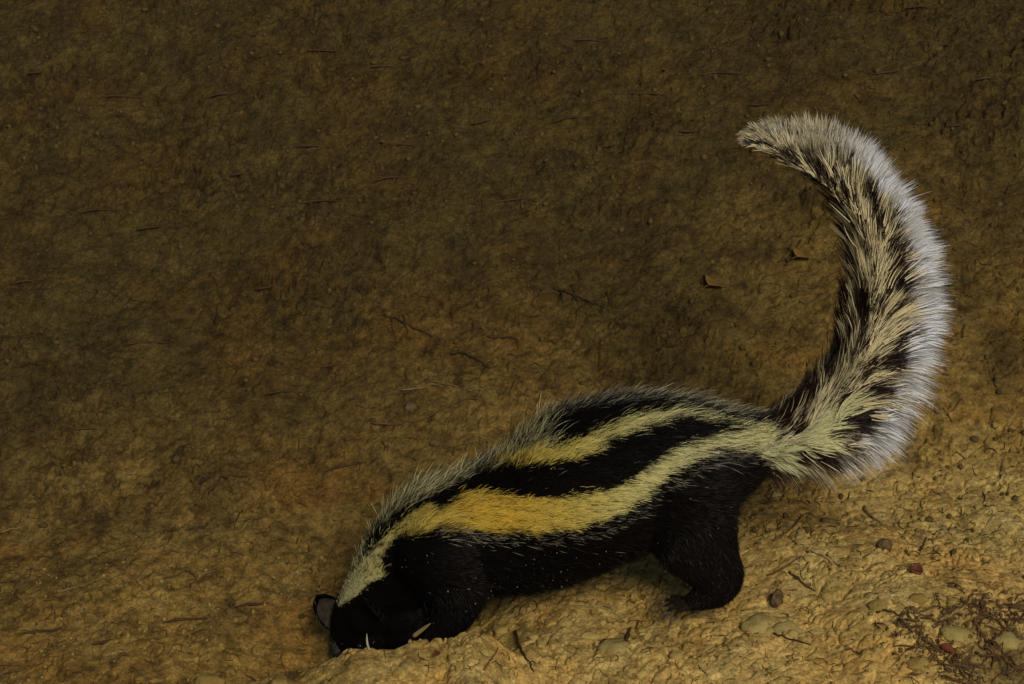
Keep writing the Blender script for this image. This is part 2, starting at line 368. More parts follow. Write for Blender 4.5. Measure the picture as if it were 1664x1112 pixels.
stone('stone', 1550, 1028, 26, M_PALE, 'pale rounded stone beside the dark litter at lower right', 'stone', (1, .9, .5), 9, .66, ST, .3)
stone('stone', 1493, 1077, 22, M_STONE, 'tan round stone near the bottom edge left of the litter', 'stone', (1, .9, .5), 10, .66, ST, .3)
stone('stone', 1492, 972, 16, M_STONE, 'tan pebble below the seed pod', 'stone', (1, .9, .5), 12, .66, ST, .25)
stone('stone', 1630, 1040, 30, M_PALE, 'pale chipped stone at the right edge in the litter', 'stone', (1, .8, .5), 14, .66, ST, .35)
stone('stone', 1427, 985, 19, M_STONE, 'tan stone with a dark hollow beside it', 'stone', (1, .9, .5), 15, .66, ST, .3)
stone('stone', 340, 1108, 26, M_STONE, 'pale clod cut off by the bottom edge at left', 'clod', (1, .8, .5), 17, .6, ST, .3)
stone('stone', 455, 1110, 22, M_STONE, 'pale clod at the bottom edge under the mound tip', 'clod', (1, .8, .5), 18, .6, ST, .3)
stone('stone', 707, 722, 11, M_GREY, 'small grey pebble on bare soil left of the back', 'pebble', (1, .8, .7), 19, .35, ST, .16)
stone('stone', 668, 664, 14, M_GREY, 'grey pebble above the long reddish root', 'pebble', (1, .8, .7), 20, .35, ST, .16)
stone('stone', 1584, 716, 9, M_GREY, 'small dark pebble right of the tail fringe', 'pebble', (1, .8, .8), 21, .3, ST, .2)
stone('dirt_clod', 1437, 888, 13, M_GREY, 'round grey brown clod right of the stalk under the tail', 'clod', (1, .9, .8), 22, .35, ST, .25)
stone('dirt_clod', 1262, 978, 14, M_GREY, 'dark crumbly clod between the hind leg and the brown twig', 'clod', (1, .8, 1), 23, .3, ST, .35)
stone('dirt_clod', 943, 973, 10, M_STONE, 'small ochre clod under the belly', 'clod', (1, .8, .5), 24, .4, ST, .25)
# seed pod: a cup with a raised rim
g = ground_at(1489, 930)
prof = [(0.0, .0010), (.0022, .0008), (.0036, .0024), (.0045, .0040), (.0052, .0036), (.0054, .0018), (.0044, -.001)]
sg = 18; Vv = []; Ff = []
for i, (r, z) in enumerate(prof):
    for j in range(sg):
        a = 2 * math.pi * j / sg; rr = max(r, 1e-5) * (1 + .08 * math.sin(3 * a + i)); Vv.append((rr * math.cos(a), rr * math.sin(a), z * (1 + .15 * math.sin(2 * a))))
for i in range(len(prof) - 1):
    for j in range(sg): Ff.append((i * sg + j, i * sg + (j + 1) % sg, (i + 1) * sg + (j + 1) % sg, (i + 1) * sg + j))
o = mesh_np('seed_pod', np.array(Vv), np.array(Ff)[:, ::-1], M_POD); o.location = (g[0], g[1], g[2] + .001); o.rotation_euler = (.35, 0, 0)
tag(o, 'round dark red hollow seed pod on pale soil below the tail', 'seed pod')
# repeated scraps: dark sticks, twig scraps on the bank
SCR = [(780, 201), (505, 240), (1055, 155), (1170, 122), (1120, 216), (410, 60), (365, 155), (205, 160), (390, 285), (245, 372), (160, 344), (520, 330), (1235, 172), (625, 110), (660, 238), (640, 292), (540, 595), (1090, 565), (1080, 555), (1500, 15), (1555, 205), (1540, 75), (960, 68), (930, 195), (60, 120), (40, 460), (520, 85), (820, 330), (985, 240), (1440, 120), (1610, 130), (240, 560), (430, 470), (130, 700), (300, 1010), (70, 1030), (170, 1045), (410, 985), (560, 760), (470, 640)]
protos = []
for k in range(4):
    Ls = .011 + .004 * k; S = np.array([(-Ls, 0, 0), (-Ls * .3, .0012 * (k - 1), .0008), (Ls * .4, -.0010, .0009), (Ls, .0015 * (1 - k), 0)])
    S = spline(S, 9); Vv, Ff = join([tube(S, np.array([.0004, .0009, .0012, .0013, .0012, .0010, .0009, .0006, .0003]))])
    me = mesh_np('twig_scrap', Vv, Ff, M_TWIG); protos.append(me)
for i, (px, py) in enumerate(SCR):
    o = protos[i] if i < 4 else protos[i % 4].copy()
    if i >= 4: COL.objects.link(o)
    gq = ground_at(px, py); o.location = (gq[0], gq[1], gq[2] + .0012); o.rotation_euler = (random.uniform(-.1, .3), random.uniform(-.1, .1), random.uniform(-.1, .45))
    tag(o, 'short dark twig scrap on the shaded brown soil', 'twig scrap', 'dark twig scraps strewn over the brown soil')
def fibres(name, n_, smp, r0, mat, label):
    parts = []
    for (x, y) in smp(n_):
        a = RNG.uniform(0, 2 * math.pi) if RNG.random() < .6 else RNG.normal(.15, .3); L = .003 + .013 * RNG.random() ** 2.2; S = []; k_ = RNG.normal(0, 1.1)
        for t in (0, .25, .5, .75, 1):
            S.append((x, y, 0)); x += L * .25 * math.cos(a); y += L * .25 * math.sin(a) * 1.5; a += k_ * .35 + RNG.normal(0, .25)
        S = np.array(S); S[:, 2] = low = height(S[:, 0], S[:, 1]) + .0007
        parts.append(tube(S, np.array([.5, 1, .9, .8, .3]) * r0 * RNG.uniform(.6, 1.5), 4))
    Vv, Ff = join(parts); return tag(mesh_np(name, Vv, Ff, mat), label, 'root fibres', kind='stuff')
pp_ = []
M_CLOD = simple_mat('soil_clod', (.30, .20, .055), (.50, .36, .11), 110, .95, .1, .9, 450, .0016)
for k in range(6):
    Vv, Ff = rock_mesh(1.0, 1, .8, .42, 40 + k, 3, .30); pp_.append(mesh_np('pebble', Vv * .001, Ff, M_CLOD))
k = 0; rr = random.Random(5)
while k < 74:
    if k < 74: px, py = rr.uniform(790, 1655), rr.uniform(800, 1108)
    else: px, py = rr.uniform(560, 1640), rr.uniform(520, 760)
    if (px < 1235 and py < 1005 and k < 74) or (k >= 74 and 560 < px < 1560 and py > 590 + max(0, (900 - px)) * .25) or (px > 1480 and py > 960): continue
    gq = ground_at(px, py); r = 4 + 11 * rr.random() ** 2.2
    o = pp_[k] if k < 6 else pp_[k % 6].copy()
    if k >= 6: COL.objects.link(o)
    o.scale = (r / 2.08 * rr.uniform(.8, 1.2), r / 2.08, r / 2.08); o.rotation_euler = (rr.uniform(-.25, .25), rr.uniform(-.25, .25), rr.uniform(0, 6.28)); o.location = (gq[0], gq[1], gq[2] - r / 2080 * .12)
    tag(o, 'small soil coloured pebble half sunk in the pale dirt', 'pebble', 'soil coloured pebbles sunk in the dirt'); k += 1
# crumbs: hundreds of tiny lumps nobody could count
def crumbs(name, n_, smp, rlo, rhi, mat, label, cat):
    bm = bmesh.new(); bmesh.ops.create_icosphere(bm, subdivisions=1, radius=1.0)
    bV = np.array([v.co[:] for v in bm.verts]); bF = np.array([[v.index for v in f.verts] for f in bm.faces]); bm.free()
    xy = smp(n_); z = height(xy[:, 0], xy[:, 1]); r = rlo + (rhi - rlo) * RNG.random(n_) ** 3
    Vs = bV[None] * (1 + .22 * RNG.normal(0, 1, (n_, len(bV), 1)).clip(-1.5, 1.5)) * r[:, None, None] * RNG.uniform(.6, 1.2, (n_, 1, 3))
    Vs = Vs + np.stack([xy[:, 0], xy[:, 1], z + r * .25], -1)[:, None]
    Fs = bF[None] + (np.arange(n_) * len(bV))[:, None, None]
    o = mesh_np(name, Vs.reshape(-1, 3), Fs.reshape(-1, 3), mat); return tag(o, label, cat, kind='stuff')
def area(x0, x1, y0, y1):
    return lambda k: np.stack([RNG.uniform(x0, x1, k), y0 + (y1 - y0) * RNG.random(k)], -1)
crumbs('grit', 2400, area(-.5, .5, -.2, .14), .0003, .0024, simple_mat('ochre_grit', (.20, .125, .028), (.36, .25, .07), 150), 'ochre grit and tiny crumbs strewn over the pale soil', 'grit')
crumbs('soil_crumbs', 2600, area(-.6, .6, .05, .9), .0006, .0040, simple_mat('brown_crumb', (.055, .034, .009), (.12, .078, .02), 150), 'brown soil crumbs strewn over the dark bank', 'crumbs')
fibres('root_fibres', 1900, area(-.45, .48, -.19, .16), .00030, M_TWIG, 'fine dark root fibres scattered over the pale soil')
fibres('bank_fibres', 1500, area(-.55, .55, .08, .95), .00050, M_TWIG, 'fine dark root fibres scattered over the brown bank')
def cluster(k):
    c = np.array([ground_at(*p)[:2] for p in [(1630, 1075), (1560, 1090), (1600, 1030), (1540, 1010), (1475, 1020), (1590, 990), (1655, 1000), (1515, 1060)]])
    return c[RNG.integers(0, len(c), k)] + RNG.normal(0, .011, (k, 2))
crumbs('leaf_litter', 700, cluster, .0006, .0026, M_GREY, 'dark crumbly leaf litter in the lower right corner', 'litter')
parts = []
cl = cluster(170)
for (x, y) in cl:
    a = RNG.uniform(0, math.pi); L = RNG.uniform(.003, .012); S = []
    for t in (-1, -.3, .4, 1): xx = x + t * L * math.cos(a) + RNG.normal(0, .0008); yy = y + t * L * math.sin(a); S.append((xx, yy, h1(xx, yy) + .0012 + RNG.uniform(0, .003)))
    parts.append(tube(S, np.array([.0003, .0006, .0006, .0002]) * RNG.uniform(.6, 1.5), 5))
Vv, Ff = join(parts); tag(mesh_np('root_litter', Vv, Ff, M_TWIGR), 'tangle of dry brown rootlets in the lower right corner', 'rootlets', kind='stuff')
#ANIMAL
# ------------------------------------------------------------------ striped polecat
K_ = 2080.0
SPINE = [(582, 1106, 15), (572, 1082, 30), (580, 1046, 46), (594, 1008, 58), (618, 968, 64), (655, 925, 78), (705, 880, 92), (785, 866, 110),
         (880, 838, 128), (968, 790, 141), (1058, 764, 126), (1128, 752, 100), (1188, 736, 68), (1230, 722, 46), (1268, 702, 28), (1300, 676, 19),
         (1340, 628, 19), (1369, 580, 18), (1388, 528, 17), (1397, 470, 16), (1399, 410, 14), (1395, 355, 11), (1368, 310, 10), (1330, 276, 9), (1290, 248, 7), (1262, 234, 5)]
def nodes(L, y):
    P = np.array([at(a, b, yy) for (a, b, r), yy in zip(L, y if hasattr(y, '__len__') else [y] * len(L))]); R = np.array([q[2] for q in L]) / K_
    return P, R
SP, SR = nodes(SPINE, 0.0)
def chain(P, R, per=6):
    n_ = (len(P) - 1) * per + 1
    return spline(P, n_), spline(R[:, None], n_)[:, 0]
legs = []
for sd in (-1, 1):
    yh = [sd * v for v in (.026, .031, .034, .036, .037, .037, .037)]
    legs.append(nodes([(1108, 800, 92), (1124, 862, 74), (1148, 908, 55), (1170, 940, 40), (1162, 962, 30), (1140, 972, 23), (1118, 980, 15)], yh))
    yf = [sd * v for v in (.026, .031, .033, .033, .033)]
    dx = 0 if sd < 0 else -55
    legs.append(nodes([(716, 905, 76), (742 + dx * .5, 955, 52), (737 + dx, 995, 37), (718 + dx, 1022, 25), (700 + dx, 1040, 18)], yf))
# toes
toes = []; claws = []
def toe_set(bx, by, sd, y0, sc=1.0, n5=5, dirx=-1.0, up=1.0):
    for k in range(n5):
        yy = y0 + (k - (n5 - 1) / 2) * .0050
        ln = (19, 28, 32, 30, 21)[k] * sc
        b0 = at(bx, by, y0); P = []
        for t, h, r in ((0, 0, 8.5), (.45, 3, 8.0), (.8, 1, 7.2), (1.0, -4, 6.2)):
            P.append([b0[0] + dirx * t * ln / K_, y0 + (yy - y0) * (.55 + 1.0 * t), b0[2] + (h * up) / K_])
        P = np.array(P); R = np.array([7.0, 4.7, 4.6, 3.6]) / K_
        toes.append((P, R)); claws.append((P[-1], P[-1] - P[-2]))
toe_set(1114, 983, -1, -.037, 1.15); toe_set(1114, 983, 1, .037, 1.15)
toe_set(700, 1042, -1, -.033); toe_set(645, 1042, 1, .033)
bm = bmesh.new(); bmesh.ops.create_icosphere(bm, subdivisions=3, radius=1.0)
sV = np.array([v.co[:] for v in bm.verts]); sF = np.array([[v.index for v in f.verts] for f in bm.faces]); bm.free()
Vs, Fs = [], []; off = 0
def blobs(P, R, k):
    global off
    for p, r in zip(P, R):
        Vs.append(sV * np.array([r, r * k, r]) + p); Fs.append(sF + off); off += len(sV)
PATH = []
P, R = chain(SP, SR, 7); kk = np.interp(np.arange(len(R)), [0, 25, 50, 91, 100, len(R)], [.85, .85, .78, .82, 1, 1])
for p, r, k in zip(P, R, kk): blobs([p], [r], k)
T = np.gradient(P, axis=0); T /= np.linalg.norm(T, axis=1)[:, None]; PATH.append((P, R, T, np.zeros(len(P))))
for i, (P_, R_) in enumerate(legs):
    P, R = chain(P_, R_, 7); blobs(P, R, .62 if i % 2 == 0 else .7)
    T = np.gradient(P, axis=0); T /= np.linalg.norm(T, axis=1)[:, None]; PATH.append((P[8:], R[8:], T[8:], np.ones(len(P) - 8)))
for (P_, R_) in toes: P, R = chain(P_, R_, 4); blobs(P, R, .85)
# brow, cheeks and jaw give the head its shape
for (a, b, r, y) in ((560, 1034, 17, 0), (600, 1040, 30, -.016), (600, 1040, 30, .016), (612, 1070, 20, 0), (598, 1000, 40, -.014), (598, 1000, 40, .014), (655, 1010, 44, -.012), (655, 1020, 44, .012), (690, 1000, 46, 0), (660, 1050, 38, -.02)):
    blobs([at(a, b, y)], [r / K_], .8)
raw = mesh_np('body', np.concatenate(Vs), np.concatenate(Fs), None)
m_ = raw.modifiers.new('r', 'REMESH'); m_.mode = 'VOXEL'; m_.voxel_size = .0019
m_ = raw.modifiers.new('s', 'SMOOTH'); m_.factor = .6; m_.iterations = 8
dg = bpy.context.evaluated_depsgraph_get(); me = bpy.data.meshes.new_from_object(raw.evaluated_get(dg))
bpy.data.objects.remove(raw)
bV = np.zeros(len(me.vertices) * 3, np.float32); me.vertices.foreach_get('co', bV); bV = bV.reshape(-1, 3).astype(float)
me.calc_loop_triangles(); bF = np.zeros(len(me.loop_triangles) * 3, np.int32); me.loop_triangles.foreach_get('vertices', bF); bF = bF.reshape(-1, 3)
bpy.data.meshes.remove(me)
# ---- coat pattern, drawn once on the side of the body and mirrored to the far side
def inpoly(x, y, P):
    r = np.zeros(x.shape, bool); n_ = len(P)
    for i in range(n_):
        x0, y0 = P[i]; x1, y1 = P[(i + 1) % n_]
        if y0 == y1: continue
        c_ = ((y0 > y) != (y1 > y)) & (x < (x1 - x0) * (y - y0) / (y1 - y0) + x0); r ^= c_
    return r
W1 = [(548, 985), (575, 972), (600, 948), (622, 938), (620, 905), (640, 876), (700, 864), (800, 866), (870, 869), (930, 862), (985, 845), (1030, 820), (1070, 786), (1110, 756), (1150, 737), (1190, 730), (1240, 745), (1300, 765),
      (1310, 690), (1230, 697), (1180, 703), (1120, 717), (1080, 735), (1040, 768), (1010, 790), (960, 803), (900, 809), (850, 811), (800, 803), (748, 800), (728, 823), (702, 838), (688, 824), (665, 836), (645, 856), (618, 878), (586, 912), (556, 945)]
W2 = [(812, 750), (836, 742), (850, 734), (880, 728), (920, 722), (955, 710), (985, 698), (1000, 688), (1040, 676), (1085, 670), (1130, 672), (1190, 688), (1260, 700), (1230, 702), (1165, 690), (1120, 678), (1080, 684), (1040, 698), (1008, 714), (985, 708), (975, 722), (945, 745), (900, 754), (830, 757), (812, 762), (800, 764)]
GR = [(540, 975), (545, 930), (570, 880), (600, 835), (640, 790), (700, 750), (760, 720), (800, 690), (850, 660), (890, 645), (893, 668), (885, 700), (895, 724), (870, 732), (840, 742), (812, 762), (770, 768), (745, 785), (715, 800), (690, 812), (655, 824), (630, 845), (600, 872), (585, 905), (562, 950)]
TB = [(1170, 655), (1240, 655), (1290, 630), (1330, 580), (1362, 505), (1378, 515), (1368, 560), (1325, 625), (1285, 668), (1262, 690), (1220, 692)]
TL = [(1180, 735), (1235, 743), (1300, 762), (1365, 780), (1345, 806), (1200, 806)]
TOE = [(1070, 960), (1100, 962), (1122, 990), (1118, 1010), (1070, 1010)]
FACE = [(528, 1040), (538, 1036), (553, 1058), (546, 1068), (540, 1066)]
DARK = [(1412, 292, 11, 30, -.2), (1424, 330, 9, 26, -.2), (1458, 395, 18, 50, -.35), (1470, 440, 28, 20, 0), (1472, 545, 48, 24, -.3), (1462, 515, 30, 10, -.5), (1428, 602, 48, 11, 0.2), (1418, 660, 56, 26, 0), (1350, 732, 62, 19, .35), (1300, 770, 50, 14, .3), (1395, 470, 12, 34, .1), (1375, 395, 7, 36, -.3), (1330, 245, 36, 9, .45), (1440, 700, 30, 12, 0)]
BLACK = np.array([.0060, .0042, .0032])
def body_col(x, y, jit, tipf):
    """x,y photo-side coordinates of the hair root; jit random per hair; returns rgb and kind (0 black, 1 stripe, 2 grizzle)"""
    c = np.tile(BLACK, (len(x), 1)); kind = np.zeros(len(x), int)
    g = inpoly(x, y, GR); pg = g & (jit < .50 + .20 * sst(840, 760, x))
    kind[g] = 2
    gold = np.exp(-((x - 800) / 130.) ** 2 * 1.0 - ((y - 835) / 90.) ** 2)[:, None]
    mid = sst(560, 700, x)[:, None] * sst(1130, 860, x)[:, None]
    pale = np.array([.74, .68, .31]); yel = np.array([.76, .63, .14]); gol = np.array([.80, .53, .06])
    st = pale * (1 - mid) + yel * mid; st = st * (1 - gold) + gol * gold
    c[pg] = (np.array([.88, .78, .38]) * (.6 + .5 * jit[pg, None]))
    for Pz in (W1, W2):
        k = inpoly(x, y, Pz) & (jit < .955 - .30 * sst(700, 600, x)); c[k] = st[k] * (.75 + .4 * jit[k, None]); kind[k] = 1
    k = inpoly(x, y, FACE); k &= jit < .6; c[k] = (.17, .155, .12); kind[k] = 3
    k = inpoly(x, y, TOE); k &= jit < .55; c[k] = np.array([.036, .022, .013]) * (.4 + 1.2 * jit[k, None])
    return c, kind
def tail_col(x, y, r1, r2, clump, fr, edge=0.0):
    base = np.array([.58, .46, .23]); lite = np.array([.82, .74, .46]); white = np.array([.76, .78, .83]); dk = np.array([.018, .008, .006])
    c = base + (lite - base) * (.3 * r1 + .7 * ((clump * 7.3) % 1))[:, None]
    yl = inpoly(x, y, W1) | inpoly(x, y, [(1275, 695), (1330, 640), (1395, 590), (1405, 640), (1365, 700), (1325, 735), (1280, 755)])
    c[yl] = np.array([.60, .58, .30])
    p = np.full(len(x), .45); p[yl] = .07
    inner = inpoly(x, y, TB); p[inner] = .88
    p[inpoly(x, y, TL)] = .90; p = np.maximum(p, .95 * edge)  # edge: shadow line of the tail's inner curve painted into the hair colour
    for (cx, cy, rx, ry, a) in DARK:
        u = (x - cx) * math.cos(a) + (y - cy) * math.sin(a); v = -(x - cx) * math.sin(a) + (y - cy) * math.cos(a)
        p = np.maximum(p, .97 * np.exp(-((u / (rx * 1.22)) ** 2 + (v / (ry * 1.22)) ** 2) ** 2.2))
    tl_ = inpoly(x, y, TL); w = sst(.68, .78, fr) * (1 - .9 * tl_) * (.25 + .75 * sst(1330, 1440, x)); c = c * (1 - w[:, None]) + white * w[:, None]
    p = p * (1 - w) + .19 * w
    q = .16 * r2 + .84 * clump
    s_ = sst(0, .12, p - q)[:, None]
    return c * (1 - s_) + dk * s_
def mirror_px(P):
    Q = P.copy(); Q[:, 1] = -np.abs(Q[:, 1]); return proj(Q)
tri = bV[bF]; fn = np.cross(tri[:, 1] - tri[:, 0], tri[:, 2] - tri[:, 0]); ar = np.linalg.norm(fn, axis=1); fn /= ar[:, None] + 1e-12
px, py = mirror_px(bV)
one = np.full(len(bV), .5)
bc, _ = body_col(px, py, one * .9, 0)
tailv = px > 1225
tcol = tail_col(px, py, one, one, one, one * 0) * .35
bc = np.where(tailv[:, None], tcol, bc * .8)
M_SKIN, n, b = new_mat('undercoat')
a_ = n.nodes.new('ShaderNodeAttribute'); a_.attribute_name = 'tint'; n.links.new(a_.outputs['Color'], b.inputs['Base Color'])
b.inputs['Roughness'].default_value = .9; b.inputs['Specular IOR Level'].default_value = .05
nz = n.nodes.new('ShaderNodeTexNoise'); nz.inputs['Scale'].default_value = 900; bp = n.nodes.new('ShaderNodeBump'); bp.inputs['Distance'].default_value = .001; n.links.new(nz.outputs[0], bp.inputs['Height']); n.links.new(bp.outputs[0], b.inputs['Normal'])
M_FUR, n, b = new_mat('fur')
a_ = n.nodes.new('ShaderNodeAttribute'); a_.attribute_name = 'tint'; n.links.new(a_.outputs['Color'], b.inputs['Base Color'])
b.inputs['Roughness'].default_value = .5; b.inputs['Specular IOR Level'].default_value = .13
root = bpy.data.objects.new('striped_polecat', None); COL.objects.link(root); root.empty_display_size = .02
RL = ground_at(1140, 995); root.location = (0.0, 0.0, RL[2])
tag(root, 'black striped polecat with striped back and raised plumed tail, head down in soil', 'polecat')
def child(o, par):
    o.parent = par
    if par is root: o.location = Vector(o.location) - Vector(root.location)
    return o
body = child(mesh_np('body', bV, bF, M_SKIN, col=bc), root)
# ---- hairs as tapering ribbons
def hairs(name, P0, P1, P2, wid, cols, mat, parent, K=5, face=None, tap=(1, .95, .8, .5, 0)):
    """quadratic curves P0-P1-P2; cols (n,K,3)"""
    t = np.linspace(0, 1, K)[None, :, None]
    C = P0[:, None] * (1 - t) ** 2 + 2 * P1[:, None] * t * (1 - t) + P2[:, None] * t ** 2
    D = np.gradient(C, axis=1); D /= np.linalg.norm(D, axis=2)[:, :, None] + 1e-12
    rv = RNG.normal(0, 1, (len(P0), 1, 3))
    if face is not None: rv = rv * .42 + face[:, None]
    S = np.cross(D, rv); S /= np.linalg.norm(S, axis=2)[:, :, None] + 1e-12
    w = wid[:, None, None] * np.array(tap)[None, :K, None] * .5
    L = C - S * w; Rr = C + S * w
    n_ = len(P0)
    V = np.concatenate([L[:, :K - 1], Rr[:, :K - 1], C[:, K - 1:]], axis=1)         # 2(K-1)+1 verts
    vc = np.concatenate([cols[:, :K - 1], cols[:, :K - 1], cols[:, K - 1:]], axis=1)
    q = np.array([(i, i + K - 1, i + K, i + 1) for i in range(K - 2)]); tr = np.array([(K - 2, 2 * K - 3, 2 * K - 2)])
    o_ = (np.arange(n_) * (2 * K - 1))[:, None, None]
    return child(mesh_np(name, V.reshape(-1, 3), [(q[None] + o_).reshape(-1, 4), (tr[None] + o_).reshape(-1, 3)], mat, col=vc.reshape(-1, 3)), parent)
cen = tri.mean(1); cpx, cpy = mirror_px(cen)
wgt = ar * np.where(cen[:, 1] > .02, .45, 1.0) * (cpx < 1262)
NB = 135000
pick = RNG.choice(len(wgt), NB, p=wgt / wgt.sum())
r1, r2 = RNG.random(NB), RNG.random(NB); f = r1 + r2 > 1; r1[f] = 1 - r1[f]; r2[f] = 1 - r2[f]
A = tri[pick]; P0 = A[:, 0] + (A[:, 1] - A[:, 0]) * r1[:, None] + (A[:, 2] - A[:, 0]) * r2[:, None]; N = fn[pick]
if (N * (P0 - np.array([P0[:, 0].mean(), 0, P0[:, 2].mean()]))).sum(1).mean() < 0: N = -N
AP = np.concatenate([p[0] for p in PATH]); AR = np.concatenate([p[1] for p in PATH]); AT = np.concatenate([p[2] for p in PATH]); AL = np.concatenate([p[3] for p in PATH])
Tn = np.zeros((NB, 3)); lg = np.zeros(NB)
for i0 in range(0, NB, 4000):
    q = P0[i0:i0 + 4000]; d = np.linalg.norm((q[:, None] - AP[None]) * np.array([1, .9, 1]), axis=2) / (AR[None] + .004)
    w = np.exp(-6 * (d - d.min(1)[:, None])); w /= w.sum(1)[:, None]
    Tn[i0:i0 + 4000] = w @ AT; lg[i0:i0 + 4000] = w @ AL
Tn /= np.linalg.norm(Tn, axis=1)[:, None] + 1e-9
px, py = mirror_px(P0)
jit = RNG.random(NB); below = np.zeros(NB, bool)
for dyy in (9, 20): below |= inpoly(px - 6, py - dyy, W1)
cn = lambda s, k: noise(P0[:, 0] * s + 3.1 * P0[:, 1] * s, P0[:, 2] * s, k)
jx = px + RNG.normal(0, 4, NB) + 8 * cn(110, 90); jy = py + RNG.normal(0, 4, NB) + 7 * cn(120, 91)
bc, kind = body_col(jx, jy, jit, 0)
T = Tn - N * (Tn * N).sum(1)[:, None]; T /= np.linalg.norm(T, axis=1)[:, None] + 1e-9
topness = sst(.25, .9, N[:, 2]) * (1 - lg)
headz = sst(690, 560, px) * sst(880, 960, py)
length = .0085 + .0085 * topness; length = length * (1 - .60 * headz) * (1 - .38 * lg) * np.where(kind == 1, .85, 1)
length *= np.where((py > 930) & (px > 1050), .55, 1.0) * np.where((py > 950) & (px > 1050) & (px < 1125), .45, 1.0)
length = length * (.6 + .7 * RNG.random(NB))
guard = RNG.random(NB) < (.05 + .10 * topness) * (1 - headz)
length[guard] *= 1.45
length[kind == 2] *= 1.35
length[below & (kind == 0) & (px > 690)] *= 1.4
lift = .28 + .40 * topness - .12 * lg
lift = lift + .10 * RNG.normal(0, 1, NB)
dirv = T * 1.0 + N * lift[:, None] + .16 * RNG.normal(0, 1, (NB, 3)) + .30 * np.stack([cn(170, 92), cn(170, 93), cn(170, 94)], -1)
dirv /= np.linalg.norm(dirv, axis=1)[:, None]
end = P0 + dirv * length[:, None]; end[:, 2] -= length * .18
midp = P0 + (dirv * .45 + N * .12) * length[:, None]
cols = np.repeat(bc[:, None], 5, 1)
# pale tips: long guard hairs over the black, and the fringe just under the stripes
below &= (kind == 0) & (px > 690)
gt = (kind == 0) & (guard & (RNG.random(NB) < .50 * (.06 + 1.0 * sst(-.012, .006, P0[:, 1]) * topness)) | (below & (RNG.random(NB) < .20)) | ((topness > .5) & (P0[:, 1] > -.004) & (RNG.random(NB) < .30)))
for k, a in ((2, .35), (3, .8), (4, 1.0)): cols[gt, k] = BLACK * (1 - a) + np.array([.52, .46, .32]) * a
s1 = (kind == 1); cols[s1, 0] *= .75; cols[s1, 4] = cols[s1, 4] * .8 + .14
g2_ = (kind == 2); cols[g2_, 0:2] *= .35
P0s = P0 - N * .0004
coat = hairs('coat', P0s, midp, end, np.where(guard, .00030, .00036), cols, M_FUR, body, face=N)
# ---- tail plume
TO = np.array([(1190, 735, 1268, 797), (1240, 712, 1366, 794), (1285, 688, 1440, 774), (1320, 660, 1490, 730), (1350, 625, 1526, 664), (1372, 590, 1540, 592), (1390, 545, 1560, 525), (1402, 500, 1558, 452), (1408, 450, 1536, 392), (1408, 405, 1506, 332), (1400, 365, 1464, 264), (1385, 330, 1422, 224), (1360, 300, 1372, 204), (1330, 275, 1326, 216), (1300, 255, 1276, 192), (1270, 238, 1236, 206), (1252, 229, 1206, 226)], float)
TI = np.array([(1200, 725, 1262, 646), (1285, 688, 1318, 584), (1350, 625, 1350, 506), (1372, 590, 1344, 462), (1390, 545, 1345, 422), (1402, 500, 1340, 382), (1408, 450, 1326, 336), (1408, 405, 1302, 292), (1385, 330, 1266, 262), (1330, 275, 1234, 245), (1270, 238, 1208, 232)], float)
def arc(Q):
    d = np.concatenate([[0], np.cumsum(np.hypot(*np.diff(Q[:, :2], axis=0).T))]); return d / d[-1]
NT = 92000; NL = 7000
lk = RNG.integers(0, NL, NT); LU = RNG.random(NL); LW = RNG.random(NL) ** .62; LF = np.where(RNG.random(NL) < .6, .84 + .16 * RNG.random(NL), .30 + .6 * RNG.random(NL)); LR = RNG.random(NL); LY = RNG.random(NL); LS = np.where(RNG.random(NL) < .66, -1.0, 1.0)
loose = RNG.random(NT) < .22
u = np.where(loose, RNG.random(NT), np.clip(LU[lk] + .0045 * RNG.normal(0, 1, NT), 0, 1)); so_, si_ = arc(TO), arc(TI)
core = np.stack([np.interp(u, so_, TO[:, 0]), np.interp(u, so_, TO[:, 1])], -1)
eo = np.stack([np.interp(u, so_, TO[:, 2]), np.interp(u, so_, TO[:, 3])], -1) - core
ci = np.stack([np.interp(u, si_, TI[:, 0]), np.interp(u, si_, TI[:, 1])], -1)
ei = np.stack([np.interp(u, si_, TI[:, 2]), np.interp(u, si_, TI[:, 3])], -1) - ci
w = np.where(loose, RNG.random(NT) ** .62, np.clip(LW[lk] + .012 * RNG.normal(0, 1, NT), 0, 1))                                    # 0 inner edge, 1 outer fringe
ao = np.arctan2(eo[:, 1], eo[:, 0]); ai = np.arctan2(ei[:, 1], ei[:, 0])
dA = (ao - ai + np.pi) % (2 * np.pi) - np.pi
ang = ai + dA * w
lo, li = np.hypot(*eo.T), np.hypot(*ei.T)
Lp = li * (1 - w) * 1.12 + lo * w
# at intermediate angles the plume's rim lies between both targets
cl1 = noise(u * 60, w * 5, 120); cl2 = noise(u * 26 + 7, w * 2.0, 121); cl3 = noise(u * 130, w * 9, 122)
f = np.where(loose, .30 + .66 * RNG.random(NT), LF[lk] * (1 - .10 * RNG.random(NT)))
f = np.where(w < .3, np.clip(f, .84, .93), f); f = (.965 + .055 * w) * f * (1 + .06 * cl2 + .07 * cl1 * w + .06 * cl3 * w)
ang = ang + (.25 + .75 * sst(0, .3, w)) * (.09 * cl1 + .045 * RNG.normal(0, 1, NT) + .09 * cl3)
Lp = Lp * f
tgx = np.gradient(np.interp(np.linspace(0, 1, 200), so_, TO[:, 0])); tgy = np.gradient(np.interp(np.linspace(0, 1, 200), so_, TO[:, 1]))
tgl = np.hypot(tgx, tgy); tx = np.interp(u, np.linspace(0, 1, 200), tgx / tgl); ty = np.interp(u, np.linspace(0, 1, 200), tgy / tgl)
